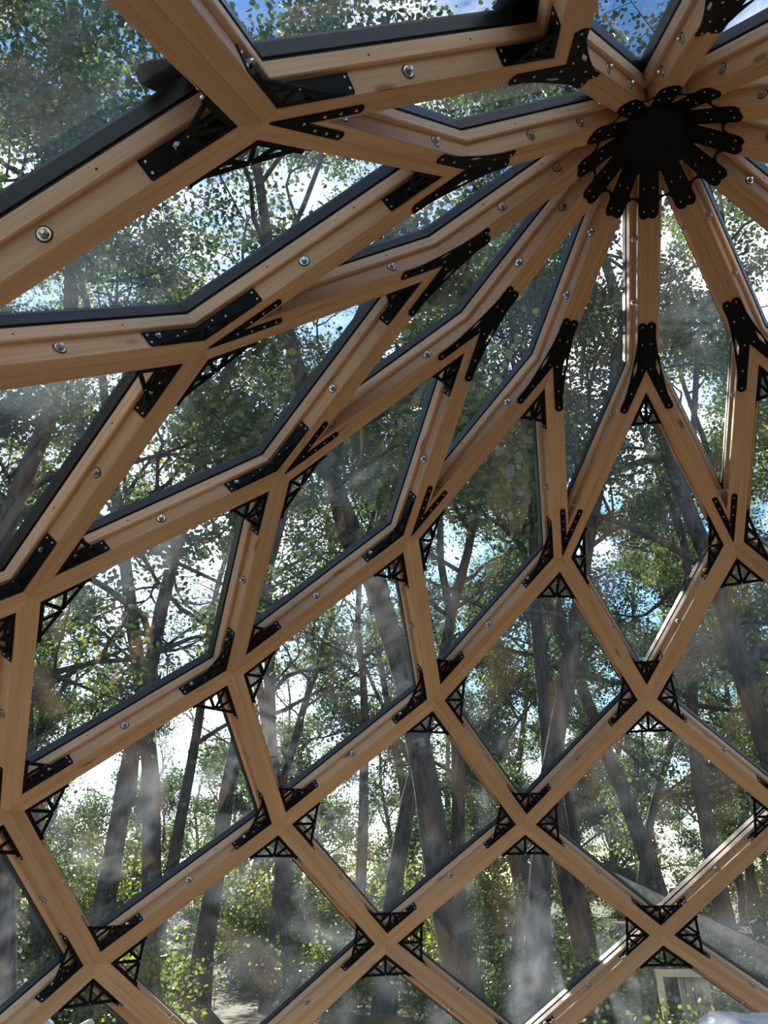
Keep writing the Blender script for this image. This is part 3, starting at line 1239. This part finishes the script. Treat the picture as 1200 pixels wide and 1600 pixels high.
# fallen log lodged against one of the front trunks, its other end on the ground
t_ = front_trees[14]
mt = Matrix.Translation(t_.location) @ Matrix.Rotation(t_.rotation_euler.z, 4, 'Z') @ Matrix.Scale(t_.scale.x, 4)
tv = [mt @ v.co for v in near[VARS[14]][0].vertices][:40]
tc_ = [sum(tv[r * 10:r * 10 + 10], Vector()) / 10 for r in range(4)]
zt = 1.95
k_ = next(r for r in range(3) if tc_[r + 1].z >= zt)
f_ = (zt - tc_[k_].z) / (tc_[k_ + 1].z - tc_[k_].z)
axis = tc_[k_].lerp(tc_[k_ + 1], f_)
rt = (tv[k_ * 10] - tc_[k_]).length
lo_end = ground_at(1420, 11.6)
lo_end.z += 0.02
side = (lo_end - axis)
side.z = 0
side.normalize()
perp = Vector((-side.y, side.x, 0))
if perp.dot(CAM - axis) < 0:
    perp = -perp
hi_end = axis + perp * (rt + 0.10) - side * 0.18
lg = MB()
lpts = [hi_end.lerp(lo_end, i / 8) for i in range(9)]
lg.tube(list(reversed(lpts)), [0.06 + 0.006 * i for i in range(9)], 12)
lg.f.append(tuple(range(11, -1, -1)))
lg.uv.append([(0, 0)] * 12)
lg.mi.append(0)
lo = link('fallen_log', lg.mesh('fallen_log', M_SLAB, True))
tag(lo, 'pale fallen log leaning against a tree trunk behind the glass', 'log')

placed = [(ground_at(px, d).x, ground_at(px, d).y) for px, d, s in front]
rg = random.Random(11)
cnt = 0
while cnt < 76:
    d = rg.uniform(17, 46)
    az = math.radians(rg.uniform(-62, 48))
    x, y = CAM.x + math.sin(az) * d, CAM.y + math.cos(az) * d
    if min((x - a) ** 2 + (y - b) ** 2 for a, b in placed) < 5.0:
        continue
    placed.append((x, y))
    if -0.60 < az < -0.14 and rg.random() < 0.62:
        continue
    v = rg.choice((4, 4, 5, 5)) if -0.62 < az < -0.12 else rg.choice((0, 1, 2, 3, 4, 5))
    place_tree(Vector((x, y, ground_z(x, y))), v, rg.uniform(0, 6.28), rg.uniform(0.8, 1.15), 1, *FAR_L[v], False)
    cnt += 1
# trees to the sides and behind, beyond a clearing
for i in range(16):
    az = math.radians(62 + i * 15.5 + rg.uniform(-4, 4))
    d = rg.uniform(17, 26)
    x, y = math.sin(az) * d, math.cos(az) * d
    place_tree(Vector((x, y, ground_z(x, y))), rg.randrange(4), rg.uniform(0, 6.28), rg.uniform(0.75, 1.0), 1,
               'oak tree at the far edge of the clearing around the dome', 'oaks round the clearing', False)

# saplings filling the middle distance
cnt = 0
while cnt < 30:
    d = rg.uniform(19, 42)
    az = math.radians(rg.uniform(-50, 36))
    x, y = CAM.x + math.sin(az) * d, CAM.y + math.cos(az) * d
    if min((x - a) ** 2 + (y - b) ** 2 for a, b in placed) < 3.0:
        continue
    placed.append((x, y))
    place_tree(Vector((x, y, ground_z(x, y))), 5, rg.uniform(0, 6.28), rg.uniform(0.6, 0.95), 1, *FAR_L[5], False)
    cnt += 1

# undergrowth
cnt = 0
while cnt < 112:
    d = rg.uniform(17, 42) if cnt > 36 else rg.uniform(9.5, 17)
    az = math.radians(rg.uniform(-56, 40))
    x, y = CAM.x + math.sin(az) * d, CAM.y + math.cos(az) * d
    v = rg.choice((0, 0, 1, 2)) if d > 16 else 2
    if hi_end.x - 0.3 < x < lo_end.x + 0.5:   # and of the fallen log
        q = hi_end.lerp(lo_end, (x - hi_end.x) / (lo_end.x - hi_end.x))
        if abs(y - q.y) < 0.95:
            y = q.y + math.copysign(0.95, y - q.y)
    for a, b in placed:                       # keep clear of the trunks
        g_ = math.hypot(x - a, y - b)
        if g_ < 0.75:
            x, y = a + (x - a) / g_ * 0.75, b + (y - b) / g_ * 0.75
    s = link('shrub', None)
    s.location = (x, y, ground_z(x, y))
    s.rotation_euler.z = rg.uniform(0, 6.28)
    k = rg.uniform(0.8, 1.4) if d > 16 else rg.uniform(0.5, 0.85)
    s.scale = (k, k, k)
    tag(s, SHRUB_L[v][0], 'shrub', SHRUB_L[v][1])
    link('stems', shrubs[v][0], s, None, 'stuff')
    link('foliage', shrubs[v][1], s, None, 'stuff')
    cnt += 1

# small shrubs hiding the feet of the lumber rack
for i, (px, d, k) in enumerate(((985, 7.55, 0.60), (1090, 7.40, 0.60), (1135, 7.65, 0.62))):
    s = link('shrub', None)
    s.location = ground_at(px, d)
    s.rotation_euler.z = i * 1.9
    s.scale = (k, k, k)
    tag(s, 'small dark shrub growing at the foot of the lumber rack', 'shrub', 'small shrubs by the lumber rack')
    link('stems', shrubs[2][0], s, None, 'stuff')
    link('foliage', shrubs[2][1], s, None, 'stuff')
